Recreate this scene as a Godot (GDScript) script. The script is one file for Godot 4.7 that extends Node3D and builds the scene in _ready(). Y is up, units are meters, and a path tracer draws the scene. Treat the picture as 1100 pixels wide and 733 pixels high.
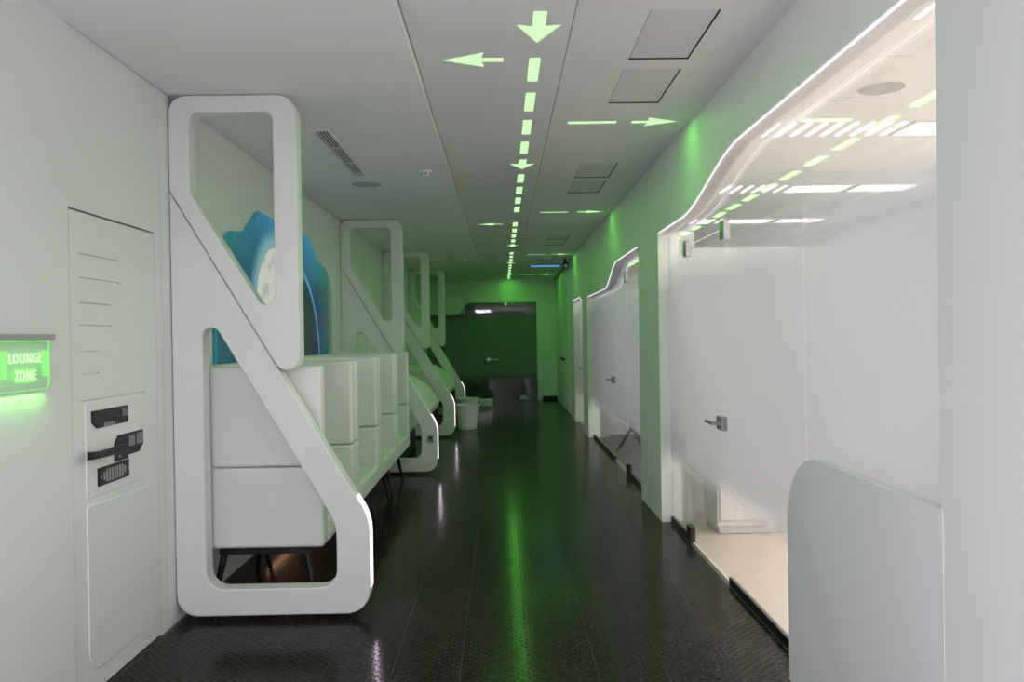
extends Node3D
# A futuristic office corridor. d = distance down the corridor (world -z), x to the right, h = height.

const LW := -1.82      # face of the left wall
const GX := 1.385      # corridor face of the glass on the right
const BX := 1.30       # pillars and lower edge of the bulkhead
const HL := 2.91       # ceiling over the seating side
const HR := 2.95       # panelled ceiling
const END := 18.9      # end wall

var mats := {}
var used := {}

# ------------------------------------------------------------------ helpers
func numbered(n: String) -> String:
	if not used.has(n):
		used[n] = 0
		return n
	used[n] += 1
	return "%s_%03d" % [n, used[n]]

func mat(n: String, c: Color, rough := 0.6, metal := 0.0, spec := 0.5) -> StandardMaterial3D:
	var m := StandardMaterial3D.new()
	m.resource_name = n
	m.albedo_color = c
	m.roughness = rough
	m.metallic = metal
	m.metallic_specular = spec
	mats[n] = m
	return m

func glow(n: String, c: Color, e: float) -> StandardMaterial3D:
	var m := mat(n, Color(0.5, 0.5, 0.5), 0.5)
	m.emission_enabled = true
	m.emission = c
	m.emission_energy_multiplier = e
	return m

func P(x: float, h: float, d: float) -> Vector3:
	return Vector3(x, h, -d)

func tag(o: Node, label: String, category: String, group := "", kind := "") -> void:
	o.set_meta("label", label)
	o.set_meta("category", category)
	if group != "":
		o.set_meta("group", group)
	if kind != "":
		o.set_meta("kind", kind)

func thing(called: String, label: String, category: String, at := Vector3.ZERO, group := "", kind := "") -> Node3D:
	var o := Node3D.new()
	o.name = numbered(called)
	add_child(o)
	o.position = at
	tag(o, label, category, group, kind)
	return o

# a mesh under parent; xf is given in world space (things are only ever translated when built)
func part(called: String, mesh: Mesh, m: Material, parent: Node3D, xf := Transform3D.IDENTITY) -> MeshInstance3D:
	var o := MeshInstance3D.new()
	o.name = called
	o.mesh = mesh
	o.material_override = m
	parent.add_child(o, true)
	var up := Transform3D.IDENTITY
	var n: Node = parent
	while n != self and n is Node3D:
		up = (n as Node3D).transform * up
		n = n.get_parent()
	o.transform = up.affine_inverse() * xf
	return o

func copy_of(o: Node3D, at: Vector3, label := "") -> Node3D:
	var c: Node3D = o.duplicate()
	var base := String(o.name)
	c.name = numbered(base)
	add_child(c)
	c.position = at
	if label != "":
		c.set_meta("label", label)
	return c

const FRONT := Basis(Vector3(1, 0, 0), Vector3(0, 1, 0), Vector3(0, 0, 1))       # polygon (x, h), faces the camera
const ONLEFT := Basis(Vector3(0, 0, -1), Vector3(0, 1, 0), Vector3(1, 0, 0))     # polygon (d, h), faces +x
const ONRIGHT := Basis(Vector3(0, 0, 1), Vector3(0, 1, 0), Vector3(-1, 0, 0))    # polygon (-d, h), faces -x
const DOWN := Basis(Vector3(1, 0, 0), Vector3(0, 0, 1), Vector3(0, -1, 0))       # polygon (x, -d), faces down
const UP := Basis(Vector3(1, 0, 0), Vector3(0, 0, -1), Vector3(0, 1, 0))         # polygon (x, d), faces up

func tri(st: SurfaceTool, p: Array, n: Array, uv := []) -> void:
	var order := [0, 1, 2]
	var avg: Vector3 = n[0] + n[1] + n[2]
	if (p[1] - p[0]).cross(p[2] - p[0]).dot(avg) > 0.0:
		order = [0, 2, 1]
	for i in order:
		st.set_normal(n[i])
		st.set_uv(uv[i] if uv.size() else Vector2.ZERO)
		st.add_vertex(p[i])

func quad(st: SurfaceTool, a: Vector3, b: Vector3, c: Vector3, d: Vector3, n: Vector3, uv := []) -> void:
	tri(st, [a, b, c], [n, n, n], [uv[0], uv[1], uv[2]] if uv.size() else [])
	tri(st, [a, c, d], [n, n, n], [uv[0], uv[2], uv[3]] if uv.size() else [])

func begin() -> SurfaceTool:
	var st := SurfaceTool.new()
	st.begin(Mesh.PRIMITIVE_TRIANGLES)
	return st

func add_box(st: SurfaceTool, lo: Vector3, hi: Vector3) -> void:
	var v := []
	for i in 8:
		v.append(Vector3(hi.x if i & 1 else lo.x, hi.y if i & 2 else lo.y, hi.z if i & 4 else lo.z))
	quad(st, v[0], v[2], v[6], v[4], Vector3.LEFT)
	quad(st, v[1], v[3], v[7], v[5], Vector3.RIGHT)
	quad(st, v[0], v[1], v[5], v[4], Vector3.DOWN)
	quad(st, v[2], v[3], v[7], v[6], Vector3.UP)
	quad(st, v[0], v[1], v[3], v[2], Vector3.FORWARD)
	quad(st, v[4], v[5], v[7], v[6], Vector3.BACK)

# box given by x, h and d ranges in world space
func wbox(st: SurfaceTool, x0: float, x1: float, h0: float, h1: float, d0: float, d1: float) -> void:
	add_box(st, Vector3(x0, h0, -d1), Vector3(x1, h1, -d0))

# rounded box, centred
func rbox(size: Vector3, r: float, seg := 2) -> ArrayMesh:
	var st := begin()
	var h := size / 2.0
	r = minf(r, minf(h.x, minf(h.y, h.z)) * 0.98)
	for axis in 3:
		var ua := (axis + 1) % 3
		var va := (axis + 2) % 3
		var us := grid_line(h[ua], r, seg)
		var vs := grid_line(h[va], r, seg)
		for s in [-1.0, 1.0]:
			var pts := []
			for u in us:
				var row := []
				for v in vs:
					var p := Vector3.ZERO
					p[axis] = s * h[axis]
					p[ua] = u
					p[va] = v
					var core := p.clamp(-(h - Vector3.ONE * r), h - Vector3.ONE * r)
					var n := (p - core).normalized()
					row.append([core + n * r, n])
				pts.append(row)
			for i in us.size() - 1:
				for j in vs.size() - 1:
					var a = pts[i][j]
					var b = pts[i + 1][j]
					var c = pts[i + 1][j + 1]
					var e = pts[i][j + 1]
					tri(st, [a[0], b[0], c[0]], [a[1], b[1], c[1]])
					tri(st, [a[0], c[0], e[0]], [a[1], c[1], e[1]])
	return st.commit()

func grid_line(h: float, r: float, seg: int) -> Array:
	var out := []
	for i in seg + 1:
		out.append(-h + r - r * tan(PI / 4.0 * (1.0 - float(i) / seg)))
	for i in seg + 1:
		out.append(h - r + r * tan(PI / 4.0 * float(i) / seg))
	return out

# fillet the corners of a polygon given as [x, y, radius]
func rounded(pts: Array, seg := 6) -> PackedVector2Array:
	var out := PackedVector2Array()
	var n := pts.size()
	for i in n:
		var p := Vector2(pts[i][0], pts[i][1])
		var r: float = pts[i][2] if pts[i].size() > 2 else 0.0
		if r <= 0.0:
			out.append(p)
			continue
		var a: Vector2 = (Vector2(pts[(i + n - 1) % n][0], pts[(i + n - 1) % n][1]) - p).normalized()
		var b: Vector2 = (Vector2(pts[(i + 1) % n][0], pts[(i + 1) % n][1]) - p).normalized()
		var half := acos(clampf(a.dot(b), -1.0, 1.0)) / 2.0
		var c := p + (a + b).normalized() * (r / sin(half))
		var t0 := p + a * (r / tan(half)) - c
		var t1 := p + b * (r / tan(half)) - c
		var turn := t0.angle_to(t1)
		for k in seg + 1:
			out.append(c + t0.rotated(turn * k / seg))
	return out

func ccw(p: PackedVector2Array, want := true) -> PackedVector2Array:
	var q := p.duplicate()
	if Geometry2D.is_polygon_clockwise(q) == want:
		q.reverse()
	return q

func inset(p: PackedVector2Array, b: float) -> PackedVector2Array:
	var out := PackedVector2Array()
	var n := p.size()
	for i in n:
		var e0 := (p[i] - p[(i + n - 1) % n]).normalized()
		var e1 := (p[(i + 1) % n] - p[i]).normalized()
		var n0 := Vector2(-e0.y, e0.x)
		var n1 := Vector2(-e1.y, e1.x)
		var m := n0 + n1
		var k := b / maxf(0.25, 0.5 * m.length_squared())
		out.append(p[i] + m * k)
	return out

# a polygon with holes cut into simple pieces: slice through the middle of every hole, then take the holes away
func pieces_of(outer: PackedVector2Array, holes: Array) -> Array:
	if holes.is_empty():
		return [outer]
	var cuts := [-1000.0, 1000.0]
	for hole in holes:
		var lo := INF
		var hi := -INF
		for v in hole:
			lo = minf(lo, v.y)
			hi = maxf(hi, v.y)
		var mid := (lo + hi) / 2.0
		if not cuts.any(func(c): return absf(c - mid) < 0.004):
			cuts.append(mid)
	cuts.sort()
	var out := []
	for k in cuts.size() - 1:
		var band := PackedVector2Array([Vector2(-1000, cuts[k]), Vector2(1000, cuts[k]), Vector2(1000, cuts[k + 1]), Vector2(-1000, cuts[k + 1])])
		var now: Array = Geometry2D.intersect_polygons(outer, band)
		for hole in holes:
			var next := []
			for p in now:
				next.append_array(Geometry2D.clip_polygons(p, hole))
			now = next
		for p in now:
			if p.size() > 2:
				out.append(p)
	return out

func ears(p: PackedVector2Array) -> PackedInt32Array:
	var left := range(p.size())
	if Geometry2D.is_polygon_clockwise(p):
		left.reverse()
	var out := PackedInt32Array()
	var guard := 0
	while left.size() > 2 and guard < 5000:
		var cut := false
		for i in left.size():
			guard += 1
			var a := p[left[(i + left.size() - 1) % left.size()]]
			var b := p[left[i]]
			var c := p[left[(i + 1) % left.size()]]
			var area := (b - a).cross(c - a)
			if area < -1e-9:
				continue
			var ok := true
			for j in left:
				var q := p[j]
				if area > 1e-9 and q != a and q != b and q != c and Geometry2D.point_is_inside_triangle(q, a, b, c):
					ok = false
					break
			if ok:
				out.append_array([left[(i + left.size() - 1) % left.size()], left[i], left[(i + 1) % left.size()]])
				left.remove_at(i)
				cut = true
				break
		if not cut:
			left.remove_at(0)
	return out

# a polygon with holes, front face at z = 0 looking along +z, depth behind it, chamfered front edges
func extrude(outer: PackedVector2Array, holes := [], depth := 0.02, bevel := 0.0, uv_box := Rect2(0, 0, 1, 1)) -> ArrayMesh:
	var st := begin()
	var rings := [ccw(outer)]
	for hole in holes:
		rings.append(ccw(hole, false))
	var caps := []
	for ring in rings:
		caps.append(inset(ring, bevel) if bevel > 0.0 else ring)
	for side in 2:
		var from: Array = caps if side == 0 else rings
		var z := 0.0 if side == 0 else -depth
		var n := Vector3(0, 0, 1.0 if side == 0 else -1.0)
		for flat in pieces_of(from[0], from.slice(1)):
			var idx := Geometry2D.triangulate_polygon(flat)
			if idx.is_empty():
				idx = ears(flat)
			if idx.is_empty():
				print("could not triangulate a polygon of ", flat.size(), " points")
			for t in range(0, idx.size(), 3):
				var p := []
				var uv := []
				for k in 3:
					var q: Vector2 = flat[idx[t + k]]
					p.append(Vector3(q.x, q.y, z))
					uv.append(Vector2((q.x - uv_box.position.x) / uv_box.size.x, 1.0 - (q.y - uv_box.position.y) / uv_box.size.y))
				tri(st, p, [n, n, n], uv)
	for r in rings.size():
		var ring: PackedVector2Array = rings[r]
		var cap: PackedVector2Array = caps[r]
		var n := ring.size()
		var norms := []
		for i in n:
			var e := (ring[(i + 1) % n] - ring[i]).normalized()
			norms.append(Vector3(e.y, -e.x, 0))
		for i in n:
			var j := (i + 1) % n
			var here: Vector3 = norms[i]
			var na := here
			var nb := here
			if here.dot(norms[(i + n - 1) % n]) > 0.8:
				na = (here + norms[(i + n - 1) % n]).normalized()
			if here.dot(norms[j]) > 0.8:
				nb = (here + norms[j]).normalized()
			var a := Vector3(ring[i].x, ring[i].y, -bevel)
			var b := Vector3(ring[j].x, ring[j].y, -bevel)
			var c := Vector3(ring[j].x, ring[j].y, -depth)
			var e := Vector3(ring[i].x, ring[i].y, -depth)
			tri(st, [a, b, c], [na, nb, nb])
			tri(st, [a, c, e], [na, nb, na])
			if bevel > 0.0:
				var f := Vector3(cap[i].x, cap[i].y, 0)
				var g := Vector3(cap[j].x, cap[j].y, 0)
				var ma := (na + Vector3.BACK).normalized()
				var mb := (nb + Vector3.BACK).normalized()
				tri(st, [f, g, b], [ma, mb, mb])
				tri(st, [f, b, a], [ma, mb, ma])
	return st.commit()

func rect(x0: float, y0: float, x1: float, y1: float, r := 0.0, seg := 4) -> PackedVector2Array:
	return rounded([[x0, y0, r], [x1, y0, r], [x1, y1, r], [x0, y1, r]], seg)

func poly(pts: Array) -> PackedVector2Array:
	var p := PackedVector2Array()
	for q in pts:
		p.append(Vector2(q[0], q[1]))
	return p

# a tapered round bar between two points
func bar(a: Vector3, b: Vector3, ra: float, rb: float, n := 10) -> ArrayMesh:
	var st := begin()
	var w := (b - a).normalized()
	var u := w.cross(Vector3.UP if absf(w.y) < 0.9 else Vector3.RIGHT).normalized()
	var v := w.cross(u)
	for i in n:
		var t0 := TAU * i / n
		var t1 := TAU * (i + 1) / n
		var n0 := u * cos(t0) + v * sin(t0)
		var n1 := u * cos(t1) + v * sin(t1)
		tri(st, [a + n0 * ra, a + n1 * ra, b + n1 * rb], [n0, n1, n1])
		tri(st, [a + n0 * ra, b + n1 * rb, b + n0 * rb], [n0, n1, n0])
		tri(st, [a, a + n0 * ra, a + n1 * ra], [-w, -w, -w])
		tri(st, [b, b + n0 * rb, b + n1 * rb], [w, w, w])
	return st.commit()

# a lathed profile of [radius, height] round the y axis
func lathe(profile: Array, n := 40) -> ArrayMesh:
	var st := begin()
	for k in profile.size() - 1:
		var p := Vector2(profile[k][0], profile[k][1])
		var q := Vector2(profile[k + 1][0], profile[k + 1][1])
		var e := (q - p).normalized()
		var nn := Vector2(e.y, -e.x)
		for i in n:
			var t0 := TAU * i / n
			var t1 := TAU * (i + 1) / n
			var d0 := Vector3(cos(t0), 0, sin(t0))
			var d1 := Vector3(cos(t1), 0, sin(t1))
			var n0 := d0 * nn.x + Vector3.UP * nn.y
			var n1 := d1 * nn.x + Vector3.UP * nn.y
			if p.x > 0.0:
				tri(st, [d0 * p.x + Vector3.UP * p.y, d1 * p.x + Vector3.UP * p.y, d1 * q.x + Vector3.UP * q.y], [n0, n1, n1])
			if q.x > 0.0:
				tri(st, [d0 * p.x + Vector3.UP * p.y, d1 * q.x + Vector3.UP * q.y, d0 * q.x + Vector3.UP * q.y], [n0, n1, n0])
	return st.commit()

func area_light(parent: Node3D, at: Vector3, basis: Basis, size: Vector2, c: Color, energy: float) -> AreaLight3D:
	var l := AreaLight3D.new()
	l.name = "light"
	l.area_size = size
	l.area_normalize_energy = true
	l.light_color = c
	l.light_energy = energy
	l.area_range = 30.0
	l.area_attenuation = 2.0
	l.shadow_enabled = true
	parent.add_child(l, true)
	l.transform = Transform3D(basis, at - (parent.position if parent != self else Vector3.ZERO))
	return l

# light basis: the light shines along its own -z
const SHINE_DOWN := Basis(Vector3(1, 0, 0), Vector3(0, 0, -1), Vector3(0, 1, 0))
const SHINE_AHEAD := Basis(Vector3(1, 0, 0), Vector3(0, 1, 0), Vector3(0, 0, 1))
const SHINE_RIGHT := Basis(Vector3(0, 0, 1), Vector3(0, 1, 0), Vector3(-1, 0, 0))

func xf(b: Basis, at := Vector3.ZERO) -> Transform3D:
	return Transform3D(b, at)

# ------------------------------------------------------------------ the scene
func _ready() -> void:
	camera_and_light()
	materials()
	shell()
	bulkhead()
	glass_side()
	far_end()
	frames()
	chairs()
	loungers()
	door_on_left()
	lounge_sign()
	space_panel()
	ceiling_lights()
	ceiling_fittings()
	side_rooms()
	small_things()

func camera_and_light() -> void:
	var cam := Camera3D.new()
	cam.name = "camera"
	cam.fov = rad_to_deg(2.0 * atan(366.5 / 830.0))
	cam.near = 0.05
	cam.far = 100.0
	cam.position = Vector3(0, 1.55, 0)
	cam.rotation_order = EULER_ORDER_YXZ
	cam.rotation_degrees = Vector3(-0.31, -0.76, -0.9)
	add_child(cam)
	cam.current = true
	var env := Environment.new()
	env.background_mode = Environment.BG_COLOR
	env.background_color = Color(0.02, 0.02, 0.022)
	env.tonemap_mode = Environment.TONE_MAPPER_LINEAR
	env.tonemap_exposure = 1.18
	env.sdfgi_enabled = true
	env.ssao_enabled = true
	env.ssil_enabled = true
	var we := WorldEnvironment.new()
	we.name = "world"
	we.environment = env
	add_child(we)
	# daylight added from an unseen side window behind the camera, lighting near surfaces
	area_light(self, P(LW + 0.02, 1.5, -2.0), SHINE_RIGHT, Vector2(2.4, 2.0), Color(0.96, 0.945, 1.0), 2.4)

func materials() -> void:
	mat("white_wall", Color(0.93, 0.93, 0.925), 0.55)
	mat("white_paint", Color(0.92, 0.92, 0.915), 0.45)
	mat("satin_white", Color(0.87, 0.87, 0.87), 0.5)
	mat("slate_wall", Color(0.38, 0.38, 0.39), 0.6)
	mat("ceiling_white", Color(0.94, 0.94, 0.935), 0.7)
	mat("ceiling_panel", Color(0.92, 0.92, 0.915), 0.5)
	mat("hatch_grey", Color(0.87, 0.87, 0.87), 0.6)
	mat("grey_board", Color(0.87, 0.87, 0.88), 0.5)
	mat("leather", Color(0.91, 0.91, 0.9), 0.5)
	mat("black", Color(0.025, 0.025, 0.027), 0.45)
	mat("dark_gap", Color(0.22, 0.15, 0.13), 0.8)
	mat("chrome", Color(0.62, 0.62, 0.61), 0.22, 1.0)
	mat("aluminium", Color(0.72, 0.72, 0.72), 0.4, 0.5)
	mat("grey_speaker", Color(0.74, 0.74, 0.74), 0.8)
	mat("print_grey", Color(0.62, 0.62, 0.62), 0.6)
	mat("dark_skirting", Color(0.1, 0.1, 0.1), 0.6)
	mat("cream_floor", Color(0.86, 0.8, 0.74), 0.35)
	mat("pale_bounce", Color(0.9, 0.9, 0.89), 0.5)
	mat("grout", Color(0.3, 0.3, 0.29), 0.6)
	mat("grey_floor", Color(0.42, 0.43, 0.42), 0.4)
	mat("slab", Color(0.12, 0.12, 0.12), 0.7)
	# corridor floor: near-black tiles with staggered raised studs
	var im := Image.create(128, 128, false, Image.FORMAT_RGB8)
	for y in 128:
		for x in 128:
			var best := 1.0
			for c in [[0, 0], [64, 0], [128, 0], [0, 64], [64, 64], [128, 64], [0, 128], [64, 128], [128, 128], [32, 32], [96, 32], [32, 96], [96, 96]]:
				var dx: float = (x - c[0]) / 14.0
				var dy: float = (y - c[1]) / 18.0
				best = minf(best, sqrt(dx * dx + dy * dy))
			var v := clampf(1.0 - best, 0.0, 1.0)
			v = smoothstep(0.0, 0.5, v)
			im.set_pixel(x, y, Color(v, v, v))
	im.bump_map_to_normal_map(5.0)
	var f := mat("floor_tile", Color(0.145, 0.126, 0.108), 0.16, 0.0, 0.24)
	f.normal_enabled = true
	f.normal_texture = ImageTexture.create_from_image(im)
	f.normal_scale = 1.0
	f.uv1_triplanar = true
	f.uv1_world_triplanar = true
	f.uv1_scale = Vector3(1, 1, 1) / 0.1
	for k in 2:
		var g: StandardMaterial3D = f.duplicate()
		g.resource_name = "floor_tile_%d" % (k + 1)
		g.albedo_color = [Color(0.155, 0.134, 0.114), Color(0.134, 0.118, 0.103)][k]
		mats[g.resource_name] = g
	# clear glass and the frosted film printed on it (a dot screen that thins out towards both edges)
	var gl := mat("glass", Color(0.9, 0.95, 0.93, 0.04), 0.02)
	gl.transparency = BaseMaterial3D.TRANSPARENCY_ALPHA
	var ac := mat("acrylic", Color(0.8, 0.95, 0.8, 0.12), 0.05)
	ac.transparency = BaseMaterial3D.TRANSPARENCY_ALPHA
	var fi := Image.create(16, 2048, false, Image.FORMAT_RGBA8)
	for y in 2048:
		var h := 2.4 * (1.0 - (y + 0.5) / 2048.0)
		var cover := minf(smoothstep(0.44, 0.68, h), 1.0 - smoothstep(1.86, 2.24, h)) * 0.97
		for x in 16:
			var cell := 0.5 + 0.25 * cos(TAU * x / 8.0) + 0.25 * cos(TAU * y / 3.0)
			var a := clampf(cover + (cell - 0.5) * 0.3 * cover * (0.97 - cover) * 2.0, 0.0, 1.0)
			fi.set_pixel(x, y, Color(1, 1, 1, a))
	var film := mat("frosted_film", Color(0.695, 0.708, 0.738, 1.0), 0.75, 0.0, 0.3)
	film.albedo_texture = ImageTexture.create_from_image(fi)
	film.transparency = BaseMaterial3D.TRANSPARENCY_ALPHA
	film.backlight_enabled = true
	film.backlight = Color(1, 1, 1)
	film.texture_repeat = true
	glow("green_glow", Color(0.75, 1.0, 0.68), 1.0)
	glow("sign_glow", Color(0.50, 1.0, 0.42), 0.75)
	glow("sign_bright", Color(0.75, 1.0, 0.68), 1.0)
	glow("edge_led", Color(0.97, 0.92, 1.0), 0.95)
	glow("frame_led", Color(1.0, 0.9, 0.96), 1.4)
	glow("room_lamp", Color(1.0, 0.95, 0.92), 1.6)
	glow("daylight", Color(0.97, 0.98, 1.0), 1.0)
	glow("warm_led", Color(1.0, 0.72, 0.55), 1.0)
	glow("blue_led", Color(0.4, 0.7, 1.0), 0.55)

func structure(called: String, mesh: Mesh, m: Material, label: String, category: String, t := Transform3D.IDENTITY) -> MeshInstance3D:
	var o := part(called, mesh, m, self, t)
	tag(o, label, category, "", "structure")
	return o

func shell() -> void:
	# floor: a slab, and on it every tile of the corridor
	var fl := thing("floor", "dark studded tile floor running the length of the corridor", "floor", P(0, 0, 8), "", "structure")
	var st := begin()
	wbox(st, -2.0, 1.4, -0.12, -0.0015, -4.6, 19.1)
	part("slab", st.commit(), mats.grout, fl)
	st = begin()
	wbox(st, -1.82, 1.38, -0.01, 0.0, -4.5, 1.938)
	part("bounce_floor", st.commit(), mats.pale_bounce, fl)  # unseen floor, made pale to bounce light up to the ceiling
	var tm := rbox(Vector3(0.3145, 0.008, 0.7155), 0.0006, 1)
	var rng := RandomNumberGenerator.new()
	rng.seed = 5
	for r in 24:
		for c in 10:
			var x := -1.801 + 0.317 * (c + 0.5)
			var d := 1.94 + 0.717 * (r + 0.5)
			if d > END:
				continue
			part("tile", tm, [mats.floor_tile, mats.floor_tile_1, mats.floor_tile_2][rng.randi() % 3], fl, xf(Basis.IDENTITY, P(x, -0.004, d)))
	# left wall, with the opening of its door (d 3.28 - 4.09, to h 2.125)
	var wl := thing("wall_left", "plain white wall behind the seating booths", "wall", P(LW, 0, 8), "", "structure")
	st = begin()
	wbox(st, -2.1, LW - 0.03, 0.0, 3.1, -0.75, 19.1)
	wbox(st, -2.1, LW - 0.03, 0.0, 3.1, -4.6, -3.25)
	wbox(st, -2.1, LW - 0.03, 0.0, 0.45, -3.25, -0.75)
	wbox(st, -2.1, LW - 0.03, 2.55, 3.1, -3.25, -0.75)
	part("backing", st.commit(), mats.dark_gap, wl)
	st = begin()
	wbox(st, LW - 0.03, LW, 0.0, HL, -0.75, 3.285)
	wbox(st, LW - 0.03, LW, 0.0, HL, -4.5, -3.25)
	wbox(st, LW - 0.03, LW, 0.0, 0.45, -3.25, -0.75)
	wbox(st, LW - 0.03, LW, 2.55, HL, -3.25, -0.75)
	wbox(st, LW - 0.03, LW, 2.13, HL - 0.004, 3.285, 4.095)
	wbox(st, LW - 0.03, LW, 0.0, HL - 0.004, 4.095, 4.17)
	part("wall_panel", st.commit(), mats.white_wall, wl)
	var seams := [4.174, 8.85, 9.55, 10.75, 12.05, 15.35, 19.0]
	for k in seams.size() - 1:
		st = begin()
		wbox(st, LW - 0.03, LW, 0.0, HL - 0.004, seams[k], seams[k + 1] - 0.004)
		part("wall_panel", st.commit(), mats.white_wall, wl)
	# wall panel with rounded grooves between the second and third booth frames
	for q in [[9.68, 10.1, 1.2, 2.6], [10.2, 10.62, 1.2, 2.6], [9.68, 10.1, 0.25, 1.08], [10.2, 10.62, 0.25, 1.08]]:
		part("raised_panel", extrude(rect(q[0], q[2], q[1], q[3], 0.06), [], 0.006, 0.004), mats.white_wall, wl, xf(ONLEFT, Vector3(LW + 0.005, 0, 0)))
	# ceiling: lower white part over the seats, slab above all, panelled part with cut-outs
	var ce := thing("ceiling", "white corridor ceiling with a panelled strip of cut-out lights", "ceiling", P(0, HL, 8), "", "structure")
	st = begin()
	wbox(st, -2.1, 4.8, 3.02, 3.15, -4.6, 19.1)
	part("slab", st.commit(), mats.slab, ce)
	for q in [[-1.83, -1.21, -4.5, 19.0], [-1.11, -0.41, -4.5, 19.0], [-1.21, -1.11, -4.5, 5.03], [-1.21, -1.11, 6.45, 19.0]]:
		st = begin()
		wbox(st, q[0], q[1], HL, HL + 0.08, q[2], q[3])
		part("plaster", st.commit(), mats.ceiling_white, ce)
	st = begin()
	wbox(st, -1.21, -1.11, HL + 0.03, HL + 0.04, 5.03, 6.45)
	part("duct_shade_sheet", st.commit(), mats.black, ce)  # black sheet stands in for the shade inside the duct
	var joints := [-4.5, -1.6, 1.95, 5.44, 9.0, 12.5, 16.0, 19.0]
	for k in joints.size() - 1:
		var d0: float = joints[k] + 0.003
		var d1: float = joints[k + 1] - 0.003
		var holes := []
		for s in light_shapes():
			if s[0] == "a" and s[2] > d0 and s[3] < d1:
				holes.append(s[1])
		part("ceiling_panel", extrude(poly([[-0.405, -d0], [0.338, -d0], [0.338, -d1], [-0.405, -d1]]), holes, 0.016, 0.0), mats.ceiling_panel, ce, xf(DOWN, Vector3(0, HR, 0)))
		holes = []
		for s in light_shapes():
			if s[0] == "b" and s[2] > d0 and s[3] < d1:
				holes.append(s[1])
		for q in hatch_spots():
			if q > d0 and q < d1:
				holes.append(rect(0.665, -q - 0.6, 0.972, -q))
		part("ceiling_panel", extrude(poly([[0.342, -d0], [1.27, -d0], [1.27, -d1], [0.342, -d1]]), holes, 0.016, 0.0), mats.ceiling_panel, ce, xf(DOWN, Vector3(0, HR, 0)))
	# the wall behind the camera closes the corridor
	var wb := thing("wall_entrance", "slate grey wall closing the entrance of the corridor", "wall", P(0, 0, -4.5), "", "structure")
	st = begin()
	wbox(st, -2.1, 1.6, 0.0, 3.02, -4.62, -4.5)
	part("wall_panel", st.commit(), mats.slate_wall, wb)
	var w8 := thing("window_8", "added unseen bright side window of the corridor's entrance", "window", P(LW - 0.2, 0.45, -2.0), "", "structure")  # added out of view for neutral light on the near walls
	st = begin()
	wbox(st, LW - 0.24, LW - 0.2, 0.43, 2.57, -3.27, -0.73)
	part("pane", st.commit(), mats.daylight, w8)

func bottom_of_bulkhead(d: float) -> float:
	var h := 2.61
	h = lerpf(h, 2.385, smoothstep(4.15, 5.5, d))
	h = lerpf(h, 2.135, smoothstep(8.65, 9.65, d))
	h = lerpf(h, 2.19, smoothstep(12.55, 12.75, d))
	return h

func run(d0: float, d1: float) -> Array:
	var out := [d0]
	var d := d0 + 0.06
	while d < d1 - 0.03:
		if (d > 4.0 and d < 5.6) or (d > 8.5 and d < 9.8) or (d > 12.4 and d < 12.9) or fmod(d, 0.6) < 0.06:
			out.append(d)
		d += 0.06
	out.append(d1)
	return out

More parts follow.
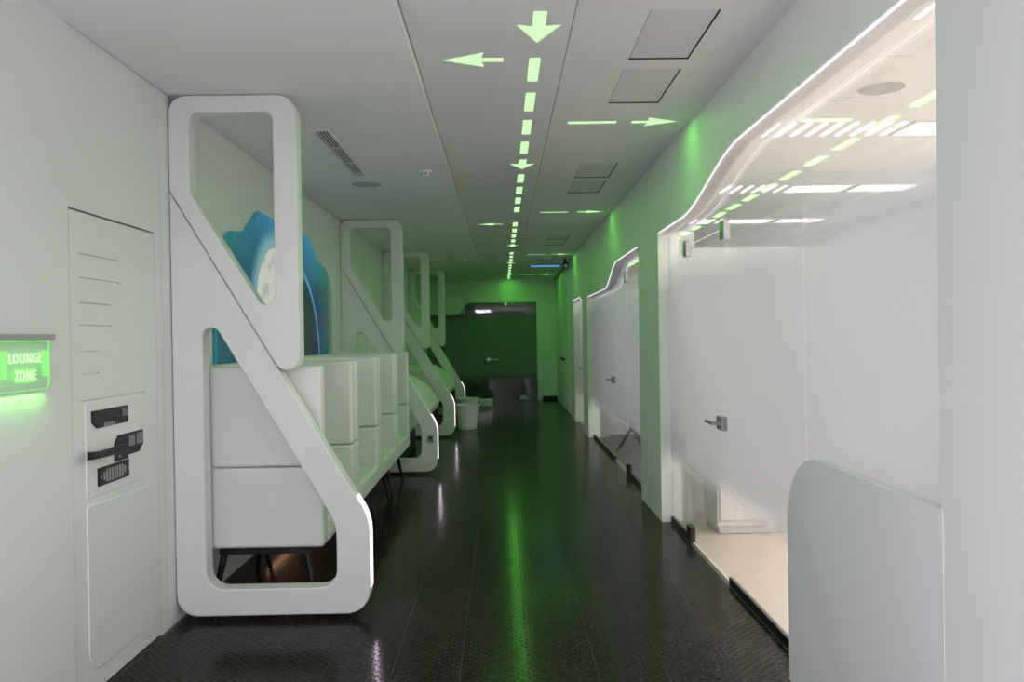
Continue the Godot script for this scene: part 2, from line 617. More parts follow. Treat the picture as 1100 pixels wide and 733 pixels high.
func bulkhead() -> void:
	var b := thing("wall_right", "white bulkhead over the glass with a wavy lit lower edge", "wall", P(BX, 2.1, 8), "", "structure")
	var st := begin()
	var ds := run(1.9, 14.2)
	for i in ds.size() - 1:
		var d0: float = ds[i]
		var d1: float = ds[i + 1]
		var h0 := bottom_of_bulkhead(d0)
		var h1 := bottom_of_bulkhead(d1)
		var n := Vector3(-1, -0.09, 0).normalized()
		quad(st, P(1.262, 3.02, d0), P(1.262, 3.02, d1), P(BX, h1, d1), P(BX, h0, d0), n)
		var un := Vector3(0, -(d1 - d0), (h0 - h1)).normalized() * Vector3(1, 1, -1)
		quad(st, P(BX, h0, d0), P(BX, h1, d1), P(GX + 0.03, h1, d1), P(GX + 0.03, h0, d0), un)
		quad(st, P(GX + 0.03, 3.02, d0), P(GX + 0.03, 3.02, d1), P(GX + 0.03, h1, d1), P(GX + 0.03, h0, d0), Vector3.RIGHT)
	part("wall_panel", st.commit(), mats.white_wall, b)
	# LED profile along the lower edge
	for span in [[2.15, 6.33], [7.32, 11.6], [12.45, 14.15]]:
		st = begin()
		ds = run(span[0], span[1])
		for i in ds.size() - 1:
			var a := P(BX - 0.004, bottom_of_bulkhead(ds[i]), ds[i])
			var c := P(BX - 0.004, bottom_of_bulkhead(ds[i + 1]), ds[i + 1])
			var v := [a, c, c + Vector3(0.009, 0, 0), a + Vector3(0.009, 0, 0)]
			var dn := Vector3(0, -0.008, 0)
			quad(st, v[0] + dn, v[1] + dn, v[2] + dn, v[3] + dn, Vector3.DOWN)
			quad(st, v[0], v[1], v[1] + dn, v[0] + dn, Vector3.LEFT)
			quad(st, v[3], v[2], v[2] + dn, v[3] + dn, Vector3.RIGHT)
			quad(st, v[0], v[1], v[2], v[3], Vector3.UP)
		part("led_strip", st.commit(), mats.edge_led, b)
	for q in [[2.3, 4.1], [5.6, 6.3], [7.4, 8.6], [9.8, 11.5]]:
		area_light(b, P(BX + 0.004, bottom_of_bulkhead(q[1]) - 0.02, (q[0] + q[1]) / 2), SHINE_DOWN, Vector2(0.014, q[1] - q[0]), Color(1.0, 0.97, 1.0), 0.005 * (q[1] - q[0]))
	# pillars between the glazed rooms, and the wall beside the camera
	var p := thing("wall_pillar", "white full-height pillar between the first two glazed rooms", "pillar", P(BX, 0, 6.8), "", "structure")
	st = begin()
	wbox(st, BX, 1.6, 0.0, 2.4, 6.36, 7.28)
	part("wall_panel", st.commit(), mats.white_paint, p)
	p = thing("wall_pillar", "narrow white pillar beside the far bright glass door", "pillar", P(BX, 0, 12), "", "structure")
	st = begin()
	wbox(st, BX, 1.6, 0.0, 2.2, 11.7, 12.4)
	part("wall_panel", st.commit(), mats.white_paint, p)
	p = thing("wall_near", "tall white wall panel behind the low grey board", "wall", P(1.26, 0, 0), "", "structure")
	st = begin()
	wbox(st, 1.26, 1.6, 0.0, 3.02, -4.5, 2.21)
	part("wall_panel", st.commit(), mats.satin_white, p)
	p = thing("wall_far_side", "white wall past the last glass door, with two dark handles", "wall", P(BX, 0, 16.5), "", "structure")
	st = begin()
	wbox(st, BX, 1.6, 0.0, 2.2, 13.85, 14.2)
	wbox(st, 1.335, 1.6, 0.0, 3.02, 14.2, 19.0)
	part("wall_panel", st.commit(), mats.white_paint, p)

func film_sheet(parent: Node3D, d0: float, d1: float, x := GX - 0.0015) -> void:
	var st := begin()
	var uv := []
	for q in [[d0, 0.02], [d1, 0.02], [d1, 2.3], [d0, 2.3]]:
		uv.append(Vector2(q[0] / 0.008, 1.0 - q[1] / 2.4))
	quad(st, P(x, 0.02, d0), P(x, 0.02, d1), P(x, 2.3, d1), P(x, 2.3, d0), Vector3.LEFT, uv)
	part("frosted_film", st.commit(), mats.frosted_film, parent)

func glass_pane(parent: Node3D, d0: float, d1: float, h0: float, top := -1.0) -> void:
	var pts := []
	pts.append([-d0, h0])
	var ds := run(d0, d1)
	if top > 0.0:
		ds = [d0, d1]
	for d in ds:
		pts.append([-d, top if top > 0.0 else bottom_of_bulkhead(d) + 0.002])
	pts.append([-d1, h0])
	part("pane", extrude(poly(pts), [], 0.01, 0.0), mats.glass, parent, xf(ONRIGHT, Vector3(GX, 0, 0)))

func handle(parent: Node3D, d: float, h: float, toward: float) -> void:
	var body := part("lock_case", rbox(Vector3(0.05, 0.085, 0.12), 0.006), mats.chrome, parent, xf(Basis.IDENTITY, P(GX - 0.012, h, d)))
	var st := begin()
	add_box(st, Vector3(-0.075, -0.011, -0.011), Vector3(-0.02, 0.011, 0.011))
	add_box(st, Vector3(-0.075, -0.009, minf(0.0, -0.15 * toward)), Vector3(-0.059, 0.009, maxf(0.0, -0.15 * toward)))
	part("lever", st.commit(), mats.chrome, body, xf(Basis.IDENTITY, P(GX - 0.012, h, d)))

func patch(parent: Node3D, d: float, h: float, w := 0.09, t := 0.12, m: Material = mats.chrome) -> void:
	part("patch_fitting", rbox(Vector3(0.042, t, w), 0.004), m, parent, xf(Basis.IDENTITY, P(GX + 0.005, h, d)))

func base_rail(parent: Node3D, d0: float, d1: float) -> void:
	part("base_rail", rbox(Vector3(0.026, 0.048, d1 - d0), 0.003), mats.black, parent, xf(Basis.IDENTITY, P(GX + 0.004, 0.0245, (d0 + d1) / 2)))

func glass_side() -> void:
	# first room
	var w := thing("window_1", "frosted glass wall running up to the wavy bulkhead", "glass wall", P(GX, 0, 4), "", "structure")
	glass_pane(w, 2.0, 3.5065, 0.05)
	film_sheet(w, 2.0, 3.507)
	glass_pane(w, 3.5095, 4.738, 0.05)
	film_sheet(w, 3.509, 4.739)
	glass_pane(w, 4.741, 5.765, 2.205)
	glass_pane(w, 5.771, 6.36, 0.05)
	film_sheet(w, 5.768, 6.36)
	base_rail(w, 2.0, 4.735)
	base_rail(w, 5.8, 6.36)
	var dr := thing("door_2", "frosted glass door with chrome lever beside the plain glass wall", "glass door", P(GX, 0, 5.25), "", "structure")
	glass_pane(dr, 4.742, 5.764, 0.02, 2.2)
	film_sheet(dr, 4.741, 5.766)
	handle(dr, 4.81, 0.99, 1.0)
	patch(dr, 4.77, 2.19)
	patch(dr, 5.74, 2.185)
	patch(dr, 5.74, 0.065, 0.11, 0.11, mats.black)
	# second room
	w = thing("window_2", "green tinged frosted glass wall past the white pillar", "glass wall", P(GX, 0, 9.5), "", "structure")
	glass_pane(w, 7.28, 8.52, 0.05)
	film_sheet(w, 7.28, 8.52)
	glass_pane(w, 8.53, 9.55, 2.205)
	glass_pane(w, 9.56, 11.7, 0.05)
	film_sheet(w, 9.56, 11.7)
	base_rail(w, 7.28, 8.52)
	base_rail(w, 9.56, 11.7)
	dr = thing("door_3", "frosted glass door with small dark lever between white pillars", "glass door", P(GX, 0, 9), "", "structure")
	glass_pane(dr, 8.53, 9.55, 0.02, 2.2)
	film_sheet(dr, 8.53, 9.55)
	handle(dr, 9.5, 1.0, 1.0)
	patch(dr, 8.56, 2.19)
	patch(dr, 9.52, 2.19)
	patch(dr, 8.56, 0.065, 0.11, 0.11, mats.black)
	# far bright door
	dr = thing("door_4", "narrow bright white glass door past the second pillar", "glass door", P(GX, 0, 13), "", "structure")
	glass_pane(dr, 12.4, 13.85, 0.02)
	film_sheet(dr, 12.4, 13.85)
	handle(dr, 12.85, 1.01, 1.0)
	# door in the far side wall
	dr = thing("door_6", "plain white double door in the far side wall", "door", P(1.335, 0, 16.6), "", "structure")
	for q in [[15.2, 16.38], [16.386, 17.5]]:
		var lf := part("leaf", extrude(rect(-q[1], 0.02, -q[0], 2.1, 0.0), [], 0.02, 0.004), mats.white_paint, dr, xf(ONRIGHT, Vector3(1.32, 0, 0)))
		part("handle", rbox(Vector3(0.06, 0.05, 0.16), 0.01), mats.black, lf, xf(Basis.IDENTITY, P(1.3, 1.06, 16.2 if q[0] < 16.0 else 16.75)))
	# low grey board in front of the glass
	var pts := rounded([[-2.2, 0.0], [-2.2, 1.033], [-3.42, 1.033, 0.33], [-3.42, 0.0]], 12)
	var bd := part("low_board", extrude(pts, [], 0.035, 0.002), mats.grey_board, self, xf(ONRIGHT, Vector3(1.2588, 0, 0)))
	tag(bd, "low light grey board with one rounded corner standing before the glass", "board")

func far_end() -> void:
	var w := thing("wall_end", "white end wall with a stepped lower edge above the glass doors", "wall", P(0, 2.1, END), "", "structure")
	var curve := [[-1.9, 2.95], [1.45, 2.95], [1.45, 0.0], [0.86, 0.0], [0.86, 2.39], [-0.78, 2.39]]
	for k in 13:
		var t := k / 12.0
		curve.append([lerpf(-0.8, -1.08, t), lerpf(2.385, 2.11, smoothstep(0.0, 1.0, t))])
	curve.append([-1.9, 2.11])
	part("wall_panel", extrude(poly(curve), [], 0.08, 0.003), mats.white_wall, w, xf(FRONT, P(0, 0, END - 0.04)))
	var sk := part("baseboard", rbox(Vector3(0.36, 0.09, 0.012), 0.003, 1), mats.dark_skirting, w, xf(Basis.IDENTITY, P(1.16, 0.045, END - 0.05)))
	sk.set_meta("label", "dark skirting board")
	var st := begin()
	for q in [[-1.82, -0.78], [-0.775, -0.322], [-0.316, 0.63], [0.636, 0.86]]:
		pass
	var dr := thing("door_5", "wide frosted glass doors closing off the corridor's end", "glass door", P(0, 0, END), "", "structure")
	for q in [[-1.83, -0.785, 2.385], [-0.78, -0.322, 2.385], [-0.317, 0.632, 2.385], [0.637, 0.86, 2.385]]:
		part("pane", extrude(rect(q[0], 0.0, q[1], q[2]), [], 0.01, 0.0), mats.glass, dr, xf(FRONT, P(0, 0, END)))
		st = begin()
		var z := END - 0.0015
		var uv := []
		for c in [[q[0], 0.0], [q[1], 0.0], [q[1], 2.11], [q[0], 2.11]]:
			uv.append(Vector2(c[0] / 0.008, 1.0 - c[1] / 2.4))
		quad(st, P(q[0], 0.0, z), P(q[1], 0.0, z), P(q[1], 2.11, z), P(q[0], 2.11, z), Vector3.BACK, uv)
		part("frosted_film", st.commit(), mats.frosted_film, dr)
	var hl := part("lock_case", rbox(Vector3(0.1, 0.1, 0.05), 0.005), mats.chrome, dr, xf(Basis.IDENTITY, P(-0.33, 1.0, END - 0.02)))
	part("lever", rbox(Vector3(0.2, 0.025, 0.02), 0.006), mats.chrome, hl, xf(Basis.IDENTITY, P(-0.19, 1.01, END - 0.07)))
	part("patch_fitting", rbox(Vector3(0.2, 0.08, 0.05), 0.005), mats.aluminium, dr, xf(Basis.IDENTITY, P(0.52, 0.06, END - 0.01)))
	# the unlit lobby behind it
	var lb := thing("wall_lobby", "unlit lobby behind the end doors", "room", P(0, 0, 24), "", "structure")
	st = begin()
	wbox(st, -2.2, 1.7, 0.0, 3.0, 30.0, 30.1)
	wbox(st, -2.2, -2.1, 0.0, 3.0, 19.0, 30.0)
	wbox(st, 1.6, 1.7, 0.0, 3.0, 19.0, 30.0)
	wbox(st, -2.2, 1.7, 2.95, 3.05, 19.0, 30.1)
	part("wall_panel", st.commit(), mats.white_wall, lb)
	st = begin()
	wbox(st, -2.2, 1.7, -0.1, -0.002, 19.1, 30.1)
	part("floor_slab", st.commit(), mats.floor_tile_2, lb)

func frames() -> void:
	# origin: foot of the wall; x away from the wall
	var f := thing("booth_divider", "white angular booth frame standing beside the grooved white door", "partition frame", P(LW, 0, 4.28), "angular white frames between the booths")
	var up_out := rounded([[0.004, 2.386], [0.004, 2.906, 0.1], [0.705, 2.906, 0.11], [0.705, 1.192, 0.072]], 8)
	var up_in := rounded([[0.115, 2.812, 0.05], [0.576, 2.812, 0.05], [0.576, 1.612, 0.053], [0.115, 2.372, 0.05]], 8)
	var upm := extrude(up_out, [up_in], 0.1, 0.006)
	part("upper_loop", upm, mats.white_paint, f, xf(FRONT, P(LW, 0, 4.275)))
	var low_out := rounded([[0.004, 2.374], [0.004, 0.03, 0.12], [1.07, 0.03, 0.13], [1.07, 0.56, 0.32]], 10)
	var low_in := rounded([[0.168, 1.763, 0.05], [0.168, 0.177, 0.1], [0.888, 0.177, 0.1], [0.888, 0.527, 0.22]], 8)
	part("lower_loop", extrude(low_out, [low_in], 0.1, 0.006), mats.white_paint, f, xf(FRONT, P(LW, 0, 4.28)))
	# LED strip let into the aisle edge
	var path := PackedVector2Array()
	var full := ccw(low_out)
	for v in full:
		if v.x > 0.98 and v.y > 0.25 and v.y < 0.72:
			path.append(v)
	var line := PackedVector2Array([Vector2(1.071, 0.17)])
	path.append(Vector2(1.0, 0.56 + 0.07 * 1.7)) if path[path.size() - 1].x > 1.01 else null
	for v in path:
		line.append(v + Vector2(0.001, 0.001))
	var back := PackedVector2Array()
	for i in range(line.size() - 1, -1, -1):
		back.append(line[i] + Vector2(0.005, 0.002))
	line.append_array(back)
	part("led_strip", extrude(line, [], 0.07, 0.0), mats.frame_led, f, xf(FRONT, P(LW, 0, 4.29)))
	area_light(f, P(LW + 1.09, 0.36, 4.325), SHINE_RIGHT, Vector2(0.07, 0.4), Color(1.0, 0.88, 1.0), 0.14)
	for x in [0.2, 0.66]:
		part("foot", bar(Vector3(0, 0, 0), Vector3(0, 0.034, 0), 0.022, 0.018), mats.black, f, xf(Basis.IDENTITY, P(LW + x, 0, 4.33)))
	var labels := ["white booth frame with a small square sticker, past the high-backed booth chairs", "third white booth frame, beside the waste bin and between the two loungers", "last white booth frame, standing farthest down the corridor"]
	var ds := [8.8, 12.0, 15.3]
	for k in 3:
		var c := copy_of(f, P(LW, 0, ds[k]), labels[k])
		if k == 0:
			var s := part("sticker", rbox(Vector3(0.075, 0.085, 0.002), 0.001, 1), mats.print_grey, c, xf(FRONT, P(-0.83, 0.4, 8.7985)))
			s.set_meta("label", "small square notice sticker")
			var st := begin()
			add_box(st, Vector3(-0.02, 0.0, 0), Vector3(0.022, 0.022, 0.002))
			add_box(st, Vector3(-0.004, -0.022, 0), Vector3(0.008, 0.0, 0.002))
			part("sticker_print", st.commit(), mats.black, s, xf(FRONT, P(-0.83, 0.405, 8.797)))

func chairs() -> void:
	# origin: floor under the wall-side near corner; chairs open to the aisle
	var d0 := 4.42
	var w := 1.0
	var x0 := -1.785
	var x1 := -1.035
	var c := thing("booth_chair", "white high-backed booth chair right behind the frame beside the door", "booth chair", P(x0, 0, d0), "white high-backed booth chairs in a row")
	var bk := part("backrest", rbox(Vector3(0.14, 1.05, w - 0.02), 0.025), mats.leather, c, xf(Basis.IDENTITY, P(x0 + 0.07, 0.885, d0 + w / 2)))
	part("back_cushion", rbox(Vector3(0.1, 0.78, w - 0.25), 0.04, 3), mats.leather, c, xf(Basis(Vector3(0, 0, 1), 0.08), P(x0 + 0.2, 0.9, d0 + w / 2)))
	for k in 2:
		var dm: float = d0 + 0.05 if k == 0 else d0 + w - 0.05
		part("upper_wing", rbox(Vector3(x1 - x0, 0.575, 0.1), 0.022, 3), mats.leather, c, xf(Basis.IDENTITY, P((x0 + x1) / 2, 1.115, dm)))
		part("lower_wing", rbox(Vector3(x1 - x0 + 0.005, 0.46, 0.1), 0.022, 3), mats.leather, c, xf(Basis.IDENTITY, P((x0 + x1) / 2, 0.594, dm)))
	part("seat", rbox(Vector3(0.72, 0.15, w - 0.205), 0.03, 3), mats.leather, c, xf(Basis.IDENTITY, P(x0 + 0.4, 0.44, d0 + w / 2)))
	var st := begin()
	wbox(st, x0 + 0.12, x1 - 0.1, 0.305, 0.34, d0 + 0.1, d0 + 0.14)
	wbox(st, x0 + 0.12, x1 - 0.1, 0.305, 0.34, d0 + w - 0.14, d0 + w - 0.1)
	wbox(st, x0 + 0.12, x0 + 0.16, 0.305, 0.34, d0 + 0.14, d0 + w - 0.14)
	wbox(st, x1 - 0.14, x1 - 0.1, 0.305, 0.34, d0 + 0.14, d0 + w - 0.14)
	part("base_frame", st.commit(), mats.black, c)
	for q in [[x0 + 0.15, d0 + 0.14, -0.07, -0.05], [x1 - 0.14, d0 + 0.14, 0.07, -0.05], [x0 + 0.15, d0 + w - 0.14, -0.07, 0.05], [x1 - 0.14, d0 + w - 0.14, 0.07, 0.05]]:
		part("leg", bar(P(q[0], 0.36, q[1]), P(q[0] + q[2], 0.0, q[1] + q[3]), 0.022, 0.014), mats.black, c)
	var labels := ["white booth chair second along from the frame beside the grooved door", "white booth chair third along from the frame beside the grooved door", "white booth chair at the row's end touching the stickered frame"]
	for k in 3:
		copy_of(c, P(x0, 0, d0 + 1.045 * (k + 1)), labels[k])

func loungers() -> void:
	var d0 := 9.35
	var prof := rounded([[0.03, 1.04, 0.05], [0.5, 0.99, 0.15], [0.72, 0.84, 0.2], [0.9, 0.65, 0.03], [0.88, 0.56, 0.03], [0.7, 0.42, 0.1], [0.4, 0.36, 0.1], [0.03, 0.36, 0.05]], 5)
	var c := thing("lounger", "white curved lounger between the stickered frame and the frame beyond", "lounger", P(LW, 0, d0), "curved white loungers past the booth chairs")
	part("shell", extrude(prof, [], 1.9, 0.02), mats.leather, c, xf(FRONT, P(LW, 0, d0)))
	var seat := rounded([[0.1, 1.07, 0.02], [0.51, 1.03, 0.15], [0.74, 0.88, 0.2], [0.87, 0.72, 0.01], [0.84, 0.69, 0.01], [0.7, 0.82, 0.1], [0.48, 0.95, 0.1], [0.1, 1.0, 0.02]], 4)
	part("cushion", extrude(seat, [], 1.7, 0.015), mats.leather, c, xf(FRONT, P(LW, 0, d0 + 0.1)))
	part("plinth", rbox(Vector3(0.5, 0.37, 1.5), 0.02), mats.black, c, xf(Basis.IDENTITY, P(LW + 0.32, 0.186, d0 + 0.95)))
	part("footrest", rbox(Vector3(0.1, 0.2, 0.3), 0.03), mats.leather, c, xf(Basis(Vector3(0, 0, 1), 0.5), P(-0.96, 0.4, d0 + 0.5)))
	copy_of(c, P(LW, 0, 13.35), "white curved lounger between the last two booth frames")

func door_on_left() -> void:
	var dr := thing("door_1", "white grooved cabin door with black angular handle plates", "door", P(LW, 0, 3.69), "", "structure")
	var leaf := CSGBox3D.new()
	leaf.name = "leaf"
	leaf.size = Vector3(0.028, 2.108, 0.802)
	leaf.material = mats.white_wall
	dr.add_child(leaf)
	leaf.position = Vector3(-0.0145, 0.012 + 1.054, 0)
	var grooves := [[3.36, 3.72, 1.94], [3.36, 3.72, 1.836], [3.36, 3.63, 1.727], [3.36, 3.63, 1.63], [3.36, 3.51, 1.516], [3.36, 3.51, 1.417], [3.36, 3.96, 1.30]]
	for g in grooves:
		var b := CSGBox3D.new()
		b.operation = CSGShape3D.OPERATION_SUBTRACTION
		b.size = Vector3(0.02, 0.006, g[1] - g[0])
		b.material = mats.white_wall
		leaf.add_child(b, true)
		b.position = P(LW, g[2], (g[0] + g[1]) / 2) - dr.position - leaf.position
	part("raised_panel", extrude(rounded([[3.385, 0.1, 0.1], [4.01, 0.1, 0.1], [4.01, 0.82, 0.02], [3.385, 0.84, 0.02]], 6), [], 0.008, 0.004), mats.white_wall, dr, xf(ONLEFT, Vector3(LW + 0.005, 0, 0)))
	part("raised_panel", extrude(rounded([[3.385, 0.865, 0.02], [3.97, 0.865, 0.06], [3.97, 1.285, 0.01], [3.385, 1.285, 0.01]], 6), [], 0.008, 0.003), mats.white_wall, dr, xf(ONLEFT, Vector3(LW + 0.004, 0, 0)))
	for q in [0.52, 0.68, 0.3]:
		part("raised_panel", extrude(rect(3.395, q, 3.7, q + 0.004), [], 0.002, 0.0), mats.white_wall, dr, xf(ONLEFT, Vector3(LW + 0.006, 0, 0)))
	var t := xf(ONLEFT, Vector3(LW + 0.012, 0, 0))
	var pa := part("number_plate", extrude(poly([[3.43, 1.198], [3.47, 1.17], [3.755, 1.17], [3.755, 1.25], [3.43, 1.25]]), [], 0.01, 0.002), mats.black, dr, t)
	var st := begin()
	for k in 5:
		var x := 3.525 + k * 0.021
		add_box(st, Vector3(x, 1.172, 0.0), Vector3(x + 0.012, 1.19, 0.0015))
	for i in 4:
		for j in 4:
			add_box(st, Vector3(3.695 + i * 0.013, 1.205 + j * 0.01, 0.0), Vector3(3.702 + i * 0.013, 1.211 + j * 0.01, 0.0015))
	part("plate_print", st.commit(), mats.print_grey, pa, t)
	var pb := part("lock_plate", extrude(poly([[3.625, 0.995], [3.75, 0.995], [3.75, 1.01], [3.86, 1.01], [3.905, 1.045], [3.905, 1.115], [3.66, 1.115], [3.625, 1.08]]), [], 0.01, 0.002), mats.black, dr, t)
	st = begin()
	for k in 9:
		if k != 4:
			add_box(st, Vector3(3.755 + k * 0.016, 1.05, 0.0), Vector3(3.764 + k * 0.016, 1.105, 0.0015))
	add_box(st, Vector3(3.655, 1.012, 0), Vector3(3.672, 1.022, 0.0015))
	add_box(st, Vector3(3.655, 1.032, 0), Vector3(3.672, 1.042, 0.0015))
	part("plate_print", st.commit(), mats.print_grey, pb, t)
	var pc := part("vent_plate", extrude(rect(3.475, 0.908, 3.755, 0.99), [], 0.01, 0.002), mats.black, dr, t)
	st = begin()
	for k in 9:
		var cut: float = 0.012 if k == 0 or k == 8 else 0.0
		add_box(st, Vector3(3.512 + k * 0.0235, 0.92 + cut, 0.0), Vector3(3.527 + k * 0.0235, 0.978 - cut, 0.0015))
	add_box(st, Vector3(3.487, 0.944, 0), Vector3(3.499, 0.954, 0.0015))
	add_box(st, Vector3(3.735, 0.944, 0), Vector3(3.747, 0.954, 0.0015))
	part("plate_print", st.commit(), mats.print_grey, pc, t)
	var hd := part("handle", extrude(rounded([[3.325, 1.05, 0.004], [3.325, 1.085, 0.004], [3.42, 1.075, 0.03], [3.66, 1.078, 0.004], [3.66, 1.045, 0.004], [3.45, 1.045, 0.05]], 4), [], 0.02, 0.003), mats.black, dr, xf(ONLEFT, Vector3(LW + 0.06, 0, 0)))
	part("spindle", bar(P(LW + 0.0, 1.062, 3.63), P(LW + 0.05, 1.062, 3.63), 0.012, 0.012), mats.black, hd)

func lounge_sign() -> void:
	var s := thing("lounge_sign", "green lit acrylic LOUNGE ZONE sign under an aluminium rail on the wall", "sign", P(LW, 1.36, 2.92))
	part("rail", rbox(Vector3(0.045, 0.022, 0.35), 0.004), mats.aluminium, s, xf(Basis.IDENTITY, P(LW + 0.026, 1.578, 2.92)))
	var plate := rounded([[2.754, 1.565], [2.754, 1.372, 0.03], [3.086, 1.372, 0.03], [3.086, 1.565]], 6)
	var pl := part("plate", extrude(plate, [], 0.008, 0.001), mats.acrylic, s, xf(ONLEFT, Vector3(LW + 0.03, 0, 0)))
	var rim := rounded([[2.756, 1.565], [2.756, 1.374, 0.028], [3.084, 1.374, 0.028], [3.084, 1.565]], 6)
	var ring := rounded([[2.759, 1.560], [2.759, 1.377, 0.025], [3.081, 1.377, 0.025], [3.081, 1.560]], 6)
	part("lit_edge", extrude(rim, [ring], 0.006, 0.0), mats.sign_glow, pl, xf(ONLEFT, Vector3(LW + 0.029, 0, 0)))
	for q in [[2.765, 2.81], [3.03, 3.075]]:
		part("lit_bar", extrude(rect(q[0], 1.425, q[1], 1.525), [], 0.002, 0.0), mats.sign_glow, pl, xf(ONLEFT, Vector3(LW + 0.033, 0, 0)))
	part("lit_bar", extrude(rect(2.864, 1.406, 2.976, 1.459), [], 0.002, 0.0), mats.sign_glow, pl, xf(ONLEFT, Vector3(LW + 0.033, 0, 0)))
	var font := SystemFont.new()
	font.font_names = PackedStringArray(["Droid Sans"])
	font.font_weight = 700
	for q in [["LOUNGE", 2.92, 1.498, 0.052], ["ZONE", 2.92, 1.4325, 0.052]]:
		var tm := TextMesh.new()
		tm.text = q[0]
		tm.font = font
		tm.font_size = 32
		tm.pixel_size = q[3] / 32.0
		tm.depth = 0.002
		tm.horizontal_alignment = HORIZONTAL_ALIGNMENT_CENTER
		tm.vertical_alignment = VERTICAL_ALIGNMENT_CENTER
		part("lettering", tm, mats.sign_bright, pl, xf(ONLEFT, P(LW + 0.035, q[2], q[1])))
	area_light(s, P(LW + 0.02, 1.36, 2.92), SHINE_DOWN, Vector2(0.02, 0.32), Color(0.45, 1.0, 0.35), 0.02)
	area_light(s, P(LW + 0.012, 1.47, 2.92), Basis(Vector3(0, 0, 1), Vector3(0, 1, 0), Vector3(-1, 0, 0)), Vector2(0.3, 0.14), Color(0.45, 1.0, 0.35), 0.01)

func space_panel() -> void:
	var cd := 6.54
	var W := 896
	var H := 512
	var im := Image.create(W, H, false, Image.FORMAT_RGB8)
	var noise := FastNoiseLite.new()
	noise.seed = 3
	noise.frequency = 0.9
	noise.fractal_octaves = 4
	var fine := FastNoiseLite.new()
	fine.seed = 9
	fine.frequency = 6.0
	fine.fractal_octaves = 3
	var box := Rect2(-1.72, 0.55, 3.44, 2.0)
	for py in H:
		for px in W:
			var x := box.position.x + box.size.x * (px + 0.5) / W
			var h := box.position.y + box.size.y * (1.0 - (py + 0.5) / H)
			var n := noise.get_noise_2d(x, h)
			var c := Color(0.04, 0.19, 0.38).lerp(Color(0.26, 0.57, 0.77), clampf((h - 1.85) / 0.7 + n * 0.4, 0, 1))
			c = c.lerp(Color(0.12, 0.42, 0.40), clampf((-x - 1.1) / 0.5 + n * 0.3, 0, 0.6))
			c = c.lerp(Color(0.12, 0.42, 0.36), clampf((x - 1.0) / 0.5 + n * 0.3, 0, 0.6))
			# planet limb
			var pr := Vector2(x - 0.16, h - 1.31).length()
			if pr < 0.9:
				c = c.lerp(Color(0.015, 0.09, 0.2), clampf((0.9 - pr) / 0.06, 0.0, 0.85))
			c = c.lerp(Color(0.45, 0.68, 0.95), clampf(1.0 - absf(pr - 0.91) / 0.04, 0.0, 0.9))
			# moon with its halo
			var mr := Vector2(x + 0.35, h - 1.75).length()
			c = c.lerp(Color(0.82, 0.88, 0.92), clampf(1.0 - (mr - 0.5) / 0.2, 0.0, 0.6))
			if mr < 0.53:
				var k := fine.get_noise_2d(x, h)
				c = Color(0.9, 0.87, 0.87).lerp(Color(0.7, 0.71, 0.76), clampf(k * 1.3 + 0.1, 0, 1))
			# grey-olive band that paints in the reflective, sparkling right edge
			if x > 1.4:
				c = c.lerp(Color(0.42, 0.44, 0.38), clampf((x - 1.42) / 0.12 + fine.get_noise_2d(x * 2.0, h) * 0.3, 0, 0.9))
			im.set_pixel(px, py, c)
	var rng := RandomNumberGenerator.new()
	rng.seed = 11
	for k in 330:
		var sx := rng.randi_range(2, W - 3)
		var sy := rng.randi_range(2, H - 3)
		if k > 260:
			sx = rng.randi_range(W - 70, W - 12)  # extra specks paint the sparkle of the right edge
		var s := rng.randf_range(0.35, 1.0)
		var col := Color(0.9, 0.97, 1.0)
		var rad := 3 if k % 9 == 0 else 1 + k % 2
		for oy in range(-rad, rad + 1):
			for ox in range(-rad, rad + 1):
				var px2 := clampi(sx + ox, 0, W - 1)
				var py2 := clampi(sy + oy, 0, H - 1)
				if Vector2(ox, oy).length() <= rad:
					im.set_pixel(px2, py2, im.get_pixel(px2, py2).lerp(col, s * (1.0 - 0.5 * Vector2(ox, oy).length() / rad)))
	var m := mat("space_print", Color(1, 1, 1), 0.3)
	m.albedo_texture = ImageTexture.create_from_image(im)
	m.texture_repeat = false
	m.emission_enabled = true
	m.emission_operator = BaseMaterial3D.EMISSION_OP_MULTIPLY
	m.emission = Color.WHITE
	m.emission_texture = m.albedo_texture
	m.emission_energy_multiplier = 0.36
	var half := [[0.755, 2.515], [1.065, 2.322], [1.345, 2.288], [1.54, 2.21], [1.65, 2.02], [1.66, 0.75], [1.5, 0.6]]
	var pts := []
	for q in half:
		pts.append([cd + q[0], q[1], 0.03])
	for k in range(half.size() - 1, -1, -1):
		pts.append([cd - half[k][0], half[k][1], 0.03])
	pts.reverse()
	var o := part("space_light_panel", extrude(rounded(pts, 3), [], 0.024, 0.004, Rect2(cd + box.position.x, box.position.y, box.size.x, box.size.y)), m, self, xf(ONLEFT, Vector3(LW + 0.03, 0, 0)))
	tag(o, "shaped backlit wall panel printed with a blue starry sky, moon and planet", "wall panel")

# ------------------------------------------------------------------ ceiling lights
func arrow(L := 0.36) -> PackedVector2Array:
	# points along +y, tail at y = 0
	return poly([[-0.03, 0.0], [0.03, 0.0], [0.03, L - 0.2], [0.105, L - 0.215], [0.0, L], [-0.105, L - 0.215], [-0.03, L - 0.2]])

var shapes_made := []
